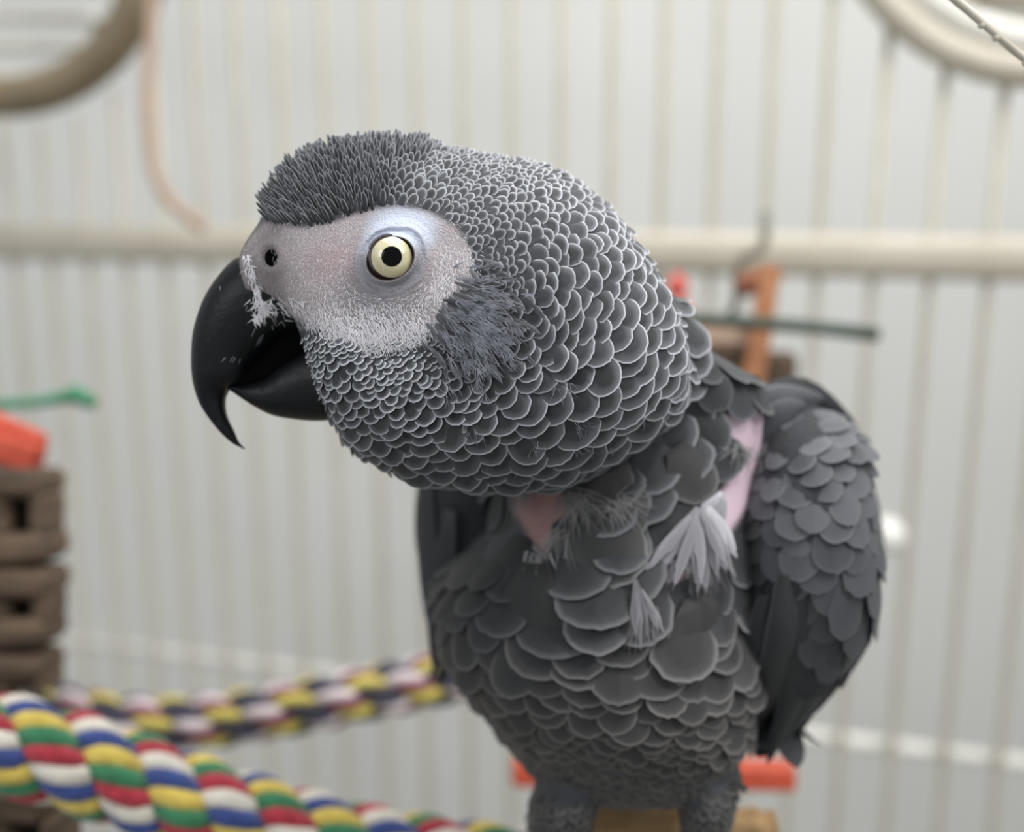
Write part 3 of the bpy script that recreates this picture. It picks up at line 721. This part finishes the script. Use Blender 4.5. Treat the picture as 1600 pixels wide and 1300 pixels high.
# dark scapular and flight feathers standing up behind the right shoulder
def free_feather(pts, W, base, rim, parent, nrm=None, name='flight_feather'):
    """long feather along real points (each px,py,depth); slightly cupped blade with shaft"""
    c = [Vector(v) for v in catmull([P(*q) for q in pts], 5)]; k = len(c); V = []; Fc = []; C = []; U = []
    n0 = nrm or (-FW)
    for i, p in enumerate(c):
        t = (c[min(i+1, k-1)] - c[max(i-1, 0)]).normalized(); s = t.cross(n0).normalized(); n = s.cross(t)
        v = i/(k-1); w2 = W*0.5*(0.35+0.65*min(1, v/0.3))*(1-max(0, (v-0.45)/0.55)**1.5)**0.9 + 1e-5
        for u in (-1, -0.82, -0.4, 0, 0.4, 0.82, 1):
            V.append(p + s*u*w2 - n*(u*u)*w2*0.35); C.append(g2c(rim if abs(u) == 1 else base)); U.append((u*w2*1000, v*(c[0]-c[-1]).length*1000))
    for i in range(k-1):
        for j in range(6): Fc.append((i*7+j, i*7+j+1, (i+1)*7+j+1, (i+1)*7+j))
    me = feather_mesh(name, [(V, Fc, C, U)]); return child(name, me, parent, M_feather)
sc_f = [([(1120, 660, .288), (1180, 634, .286), (1250, 622, .290), (1330, 660, .300)], .0085, 26, 34), ([(1180, 690, .284), (1200, 640, .284), (1262, 616, .290), (1338, 664, .300)], .0110, 34, 42),
        ([(1150, 720, .284), (1170, 665, .280), (1225, 625, .280), (1290, 622, .288)], .0110, 74, 96), ([(1165, 745, .282), (1190, 690, .278), (1230, 645, .277), (1262, 632, .280)], .0100, 66, 86),
        ([(1175, 660, .290), (1210, 625, .288), (1265, 614, .292), (1305, 632, .297)], .0070, 62, 80),
        ([(1275, 650, .305), (1320, 700, .308), (1350, 750, .310), (1367, 796, .312)], .0070, 26, 34), ([(1290, 680, .312), (1335, 740, .312), (1356, 800, .314), (1368, 880, .314), (1345, 960, .316)], .0080, 44, 58)]
sc_f += [([(1196, 930, .264), (1192, 1010, .270), (1184, 1090, .284), (1172, 1152, .294)], .0085, 42, 54), ([(1225, 900, .262), (1224, 1000, .266), (1200, 1090, .280), (1180, 1138, .294)], .0085, 46, 60),
         ([(1258, 890, .262), (1256, 1000, .267), (1236, 1100, .280), (1198, 1196, .290)], .0085, 44, 60), ([(1290, 880, .263), (1290, 1000, .268), (1262, 1090, .280), (1212, 1172, .293)], .0105, 50, 66),
         ([(1322, 870, .265), (1322, 980, .271), (1290, 1070, .282), (1236, 1145, .292)], .0105, 54, 72), ([(1345, 860, .270), (1346, 960, .277), (1316, 1040, .286), (1262, 1112, .292)], .0100, 52, 70)]
for pts, W, b, r in sc_f: free_feather(pts, W, b, r*1.3, wobj)

# ---- plumage objects: the 300 largest in view as parts, the rest joined
sc_ = [(visible(f[1], f[2], [BODY, wing_bvh])*f[3]/f[4]**2, i) for i, f in enumerate(allf)]; sc_.sort(reverse=True)
keep = {i for s, i in sc_[:300] if s > 0}
for i in sorted(keep): child('feather', feather_mesh('feather', [allf[i][0]]), parrot, M_feather)
child('small_feathers', feather_mesh('small_feathers', [f[0] for i, f in enumerate(allf) if i not in keep]), parrot, M_feather)['kind'] = 'stuff'

# ---- fine down: thin curved hairs
M_down = mat('white_down', srgb(232, 229, 232), 0.7, srgb(208, 204, 209), 200, sheen=0.2)
M_gdown = mat('grey_down', srgb(142, 139, 137), 0.8, srgb(104, 103, 104), 200)
def hair(mb, p, n, t, L, w, curl=0.3, lift=0.25):
    s = n.cross(t).normalized(); b = len(mb.v)
    for i, (v, ww) in enumerate(((0, 1), (0.5, 0.9), (1, 0.15))):
        q = p + t*(v*L) + n*(lift*L*v*(1-curl*v)) ; mb.v.append(q + s*w*ww*0.5); mb.v.append(q - s*w*ww*0.5)
    mb.f += [(b, b+2, b+3, b+1), (b+2, b+4, b+5, b+3)]
mb = MB(); rnd = random.Random(5)
FV = [i for i, v in enumerate(BV) if proj(v)[0] < 775 and proj(v)[1] < 575]; FS = set(FV)
for p, n in sample_surface(BV, [f for f in BF if f[0] in FS], 9e6, lambda c: True):
    x, y, d = proj(p)
    if x > 770 or y > 570 or not is_head(p): continue
    pd = pdist(x, y, FACE)
    r = math.hypot(x-610, y-404)
    if pd < -8 or r < 62: continue
    low = sst(440, 520, y) * sst(455, 500, x)
    low = max(low, 0.5*sst(640, 690, x)*sst(350, 420, y))
    if rnd.random() > 0.30 + 0.70*low: continue
    if x < 450 and rnd.random() > 0.5: continue
    if y < 355 and rnd.random() > 0.3: continue
    n = nb(p, n)
    an = math.atan2(y-404, x-610) + 1.25 if (x > 560) else math.radians(95)
    if y > 470: an = math.radians(62 + (620-x)*0.05)
    if x < 540 and y < 470: an = math.radians(105 if y > 400 else -70)
    an += rnd.gauss(0, 0.35); dv = RT*math.cos(an) - UP*math.sin(an); t = (dv - n*dv.dot(n)).normalized()
    hair(mb, p - n*0.0001, n, t, rnd.uniform(0.0008, 0.0017)*(1+0.4*low), 0.00007+0.00008*low, 0.5, 0.25)
child('facial_down', mb.mesh('facial_down'), parrot, M_down)['kind'] = 'stuff'
# wispy down plumes: throat, chest and fringe under the ruff
mb = MB()
def tuft(px, py, ang, spread, cnt, L0, L1, wid, lift=0.4, rad=10):
    for _ in range(cnt):
        h, n = hit(px + rnd.gauss(0, rad), py + rnd.gauss(0, rad*0.6))
        if h is None: continue
        a = math.radians(ang + rnd.gauss(0, spread)); dv = RT*math.cos(a) - UP*math.sin(a); t = (dv - n*dv.dot(n)).normalized(); d = proj(h)[2]
        hair(mb, h + n*0.0024, n, t, rnd.uniform(L0, L1)*d/F_PX, wid*d/F_PX, 0.6, lift)
for a in ((905, 775, 70, 30, 80, 30, 80, 1.1), (960, 785, 40, 34, 80, 20, 60, 1.1), (880, 830, 110, 22, 30, 30, 70, 1.1), (1000, 950, 88, 14, 50, 30, 60, 1.3), (1090, 870, 85, 24, 60, 30, 60, 1.2), (830, 760, 95, 25, 40, 20, 50, 2.0),
          (1150, 700, 120, 50, 40, 15, 40, 2.0), (845, 870, 60, 15, 10, 20, 40, 4.0), (925, 945, 55, 12, 10, 20, 40, 4.0)): tuft(*a)
child('chest_down', mb.mesh('chest_down'), parrot, M_gdown)['kind'] = 'stuff'
mb = MB()   # pale barbs fringing the ruff and the ear patch
for (px, py, ang, c) in ((880, 600, 55, 14), (905, 655, 45, 14), (840, 690, 75, 14), (740, 665, 75, 12), (820, 735, 90, 16), (720, 745, 95, 14), (640, 748, 95, 10), (900, 690, 60, 12), (960, 690, 60, 12), (700, 600, 60, 12), (1000, 650, 55, 10), (790, 560, 35, 20), (760, 570, 45, 30), (730, 560, 55, 30), (780, 530, 25, 25)):
    tuft(px, py, ang, 22, c, 14, 26, 1.0, 0.35, 8)
for _ in range(110):
    x = rnd.gauss(748, 27); y = rnd.gauss(512, 36)
    tuft(x, y, 12 + (y-460)*0.5, 16, 5, 14, 28, 1.3, 0.3, 2)
child('ear_coverts', mb.mesh('ear_coverts'), parrot, mat('ear_down', srgb(136, 137, 146), 0.8, srgb(84, 85, 94), 420))['kind'] = 'stuff'

# ---- beak
M_beak = mat('black_beak_horn', srgb(13, 15, 18), 0.38, srgb(20, 22, 25), 120, 0.2, 500, spec=0.22)
M_beaktip = M_beak
ub = loft([(406, 400, 500, 545, HD, .0088), (390, 402, 488, 520, HD, .0094), (370, 406, 470, 520, HD, .0097), (346, 430, 441, 527, HD, .0094), (322, 466, 419, 548, HD, .0088), (306, 512, 397, 572, HD, .0078),
           (301, 556, 384, 598, HD, .0066), (303, 594, 362, 606, HD, .0052), (312, 628, 352, 622, HD, .0036), (328, 655, 354, 648, HD, .0024), (347, 678, 366, 674, HD, .0014), (364, 693, 373, 690, HD, .0007), (382, 702, 383, 701, HD, .0002)], 6, 28, 0.86)
child('upper_beak', ub.mesh('upper_beak'), parrot, M_beak)
lb = loft([(346, 596, 352, 604, HD, .0015), (372, 600, 378, 622, HD, .0034), (392, 598, 398, 635, HD, .0048), (418, 588, 426, 649, HD, .0060), (444, 566, 458, 655, HD, .0070), (470, 548, 492, 658, HD, .0078), (500, 538, 530, 655, HD, .0084), (540, 540, 560, 645, HD, .0080)], 6, 26, 0.9)
child('lower_beak', lb.mesh('lower_beak'), parrot, M_beak)
M_recess = mat('black_recess_shade', srgb(4, 4, 4), 0.9, srgb(7, 6, 6), 100, spec=0.05)  # black put where the mouth gap and nostril lie in shade
tg = loft([(360, 592, 366, 606, HD, .0030), (384, 574, 398, 610, HD, .0036), (418, 542, 440, 604, HD, .0046), (450, 512, 475, 585, HD, .0055), (485, 492, 520, 575, HD, .0062), (520, 490, 560, 580, HD, .0062)], 5, 20)  # tongue swollen into a black filler that gives the mouth gap its shade
child('tongue_gap_filler', tg.mesh('tongue_gap_filler'), parrot, M_recess)
mb = MB()   # flaky ragged skin where the cere meets the beak
ub_b = to_bvh(ub)
edge = [(380, 396), (388, 418), (392, 440), (400, 462), (408, 478), (402, 490), (396, 500)]
def seg(px, py, ang, L, wd, lift=0.15):
    L *= 0.8
    c = [h for h in (hit(px, py, ub_b), hit(px, py)) if h[0] is not None]
    if not c: return
    h, n = min(c, key=lambda q: (q[0]-CAM).length); d = proj(h)[2]; a = math.radians(ang); dv = RT*math.cos(a) - UP*math.sin(a); t = (dv - n*dv.dot(n)).normalized()
    hair(mb, h + n*0.00015, n, t, L*d/F_PX, wd*d/F_PX, 0.5, lift)
for i in range(len(edge)-1):
    for q in range(26):
        t = rnd.random(); x = edge[i][0]*(1-t) + edge[i+1][0]*t + rnd.gauss(2, 3.0); y = edge[i][1]*(1-t)+edge[i+1][1]*t
        seg(x, y, 70 + rnd.gauss(0, 25), rnd.uniform(7, 20), rnd.uniform(1.0, 2.8))
for q in range(60): seg(412+rnd.gauss(0, 10), 478 + rnd.gauss(0, 7), rnd.choice((20, 60, 100, 130)) + rnd.gauss(0, 20), rnd.uniform(8, 26), rnd.uniform(0.8, 1.8))
for q in range(90): seg(452+rnd.gauss(0, 12), 474 + rnd.gauss(0, 8), 40 + rnd.gauss(0, 25), rnd.uniform(8, 18), rnd.uniform(0.8, 1.8))
for q in range(12): seg(rnd.uniform(395, 450), rnd.uniform(480, 530), 100+rnd.gauss(0, 30), rnd.uniform(10, 26), 0.5, 0.01)
for q in range(7): seg(rnd.uniform(340, 400), rnd.uniform(420, 600), 110+rnd.gauss(0, 30), rnd.uniform(8, 22), 0.4, 0.01)
child('cere_flakes', mb.mesh('cere_flakes'), parrot, M_down)['kind'] = 'stuff'
# nostril: black lens set into the pit, standing in for its shade
h, n = hit(424, 403); mb = MB(); e1 = RT; e2 = UP
mb.ball(h + n*0.00005, 1.0, 16, 10, (RT*0.00135, UP*0.0018, n*0.00035)); child('nostril', mb.mesh('nostril'), parrot, M_recess)

# ---- eye
EH, EN = hit(611, 405); ax = (EN*0.45 - ray(611, 405)*1.0).normalized()
R_E = 0.0056; EC = EH - ax*0.0020
e1 = (RT - ax*RT.dot(ax)).normalized(); e2 = ax.cross(e1)
def cap(axis, R, ang0, ang1, rings=8, seg_=32, z=0.0):
    m = MB(); u = axis.orthogonal().normalized(); v = axis.cross(u)
    for i in range(rings+1):
        a = math.radians(ang0 + (ang1-ang0)*i/rings)
        for j in range(seg_):
            p_ = 2*PI*j/seg_; m.v.append(EC + (axis*math.cos(a) + (u*math.cos(p_)+v*math.sin(p_))*math.sin(a))*R)
    for i in range(rings):
        for j in range(seg_): m.f.append((i*seg_+j, (i+1)*seg_+j, (i+1)*seg_+(j+1) % seg_, i*seg_+(j+1) % seg_))
    return m
M_eb = mat('dark_sclera', srgb(52, 38, 34), 0.15, srgb(40, 28, 26), 300, coat=1)
M_pupil = mat('pupil_black', srgb(2, 2, 3), 0.08, spec=0.12, coat=0.06)
M_iris = mat('pale_yellow_iris', srgb(206, 198, 164), 0.25, srgb(190, 180, 142), 700, 0.05, coat=1)
mb = MB(); mb.ball(EC, R_E, 32, 20); eye = child('eyeball', mb.mesh('eyeball'), parrot, M_eb)
gz = (ax + e1*0.07 + e2*0.06).normalized()
child('iris', cap(gz, R_E+0.00006, 20, 47, 6, 40).mesh('iris'), eye, M_iris)
child('pupil', cap(gz, R_E+0.00009, 0.01, 21.5, 8, 40).mesh('pupil'), eye, M_pupil)
# far-side eye
e_far = BODY.ray_cast(CAM + ray(611, 405)*0.6, -ray(611, 405))[0]
if e_far is not None:
    mb = MB(); mb.ball(e_far - ray(611, 405)*0.002, R_E, 24, 14); e2o = child('eyeball', mb.mesh('eyeball'), parrot, M_iris)
    mb = MB(); mb.ball(e_far + ray(611, 405)*0.0016, 0.0024, 20, 10); child('pupil', mb.mesh('pupil'), e2o, M_pupil)
# eyelid: ringed, wrinkled skin around the eye
mb = MB(); NR, NS = 30, 96; rot = math.radians(28)
for i in range(NR+1):
    q = i/NR; r0 = 0.0042 + q*0.0060
    for j in range(NS):
        th = 2*PI*j/NS; a, b = math.cos(th)*1.10, math.sin(th)*0.93
        dx = (a*math.cos(rot) - b*math.sin(rot)); dy = (a*math.sin(rot) + b*math.cos(rot))
        if q > 0: k_ = 1 - 0.15*q
        base_p = EC + e1*(dx*r0) + e2*(dy*r0*(1.0 + 0.10*q))
        o_, n_, *_ = BODY.ray_cast(base_p + ax*0.02, -ax)
        zb_ = (o_ - EC).dot(ax) if o_ is not None else 0.0
        up_ = 0.5 + 0.5*dy
        bump = 0.0021*math.exp(-((q-0.07)/0.16)**2) + 0.0010*up_*math.exp(-((q-0.45)/0.18)**2) - 0.0003*math.exp(-((q-0.26)/0.05)**2)
        rip = 0.00018*(0.5+noise.noise(Vector((dx*1.5, dy*1.5, q*2))))*math.sin(q*30 + 1.6*math.sin(th) + 3*noise.noise(Vector((dx*2, dy*2, 3))))*math.exp(-((q-0.38)/0.28)**2) + (0.00012*math.sin(th*38)*math.exp(-((q-0.1)/0.09)**2))
        z = zb_ + bump + rip + 0.00012*noise.noise(base_p*900)
        if q < 0.07: z = zb_ + 0.0021 - (0.07-q)*0.022
        if q > 0.93: z -= (q-0.93)*0.012
        mb.v.append(EC + e1*dx*r0 + e2*(dy*r0*(1+0.10*q)) + ax*z)
for i in range(NR):
    for j in range(NS): mb.f.append((i*NS+j, (i+1)*NS+j, (i+1)*NS+(j+1) % NS, i*NS+(j+1) % NS))
me = mb.mesh('eyelid'); cc = me.color_attributes.new('skin', 'FLOAT_COLOR', 'POINT'); cl = []
for i in range(NR+1):
    q = i/NR
    for j in range(NS):
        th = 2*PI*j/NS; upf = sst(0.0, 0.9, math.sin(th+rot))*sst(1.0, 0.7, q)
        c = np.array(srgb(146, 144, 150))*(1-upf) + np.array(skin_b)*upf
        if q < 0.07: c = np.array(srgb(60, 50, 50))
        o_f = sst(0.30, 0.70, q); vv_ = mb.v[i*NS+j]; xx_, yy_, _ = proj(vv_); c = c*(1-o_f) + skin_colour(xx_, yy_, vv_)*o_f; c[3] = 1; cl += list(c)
cc.data.foreach_set('color', cl)
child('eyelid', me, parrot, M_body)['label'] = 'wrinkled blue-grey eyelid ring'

# ---- legs and feet gripping the perch
M_leg = mat('scaly_grey_leg', srgb(96, 94, 98), 0.7, srgb(70, 68, 72), 400, 0.9, 900)
for lx in (880, 1100):
    mb = MB().tube([P(lx, 1270, .290), P(lx, 1300, .291), P(lx+2, 1322, .292)], [.006, .0048, .0045], 12)
    lg = child('leg', mb.mesh('leg'), parrot, M_leg)
    for dx, sgn in ((-16, -1), (10, -1), (-8, 1), (16, 1)):
        c = P(lx+dx, 1312, 0.31); pts = [P(lx+2, 1318, .293)]
        R_ = 0.0132
        for i in range(6):
            a = math.radians(180 - i*24) if sgn < 0 else math.radians(180 + i*14)
            pts.append(c + FW*math.cos(a)*R_ + UP*(math.sin(a)*R_*(1 if sgn < 0 else 1)) + RT*(dx*0.00003*i))
        t_ = MB().tube([Vector(v) for v in catmull(pts, 3)], [0.0032*(1-0.35*i/18) for i in range(19)], 8)
        child('toe', t_.mesh('toe'), lg, M_leg)
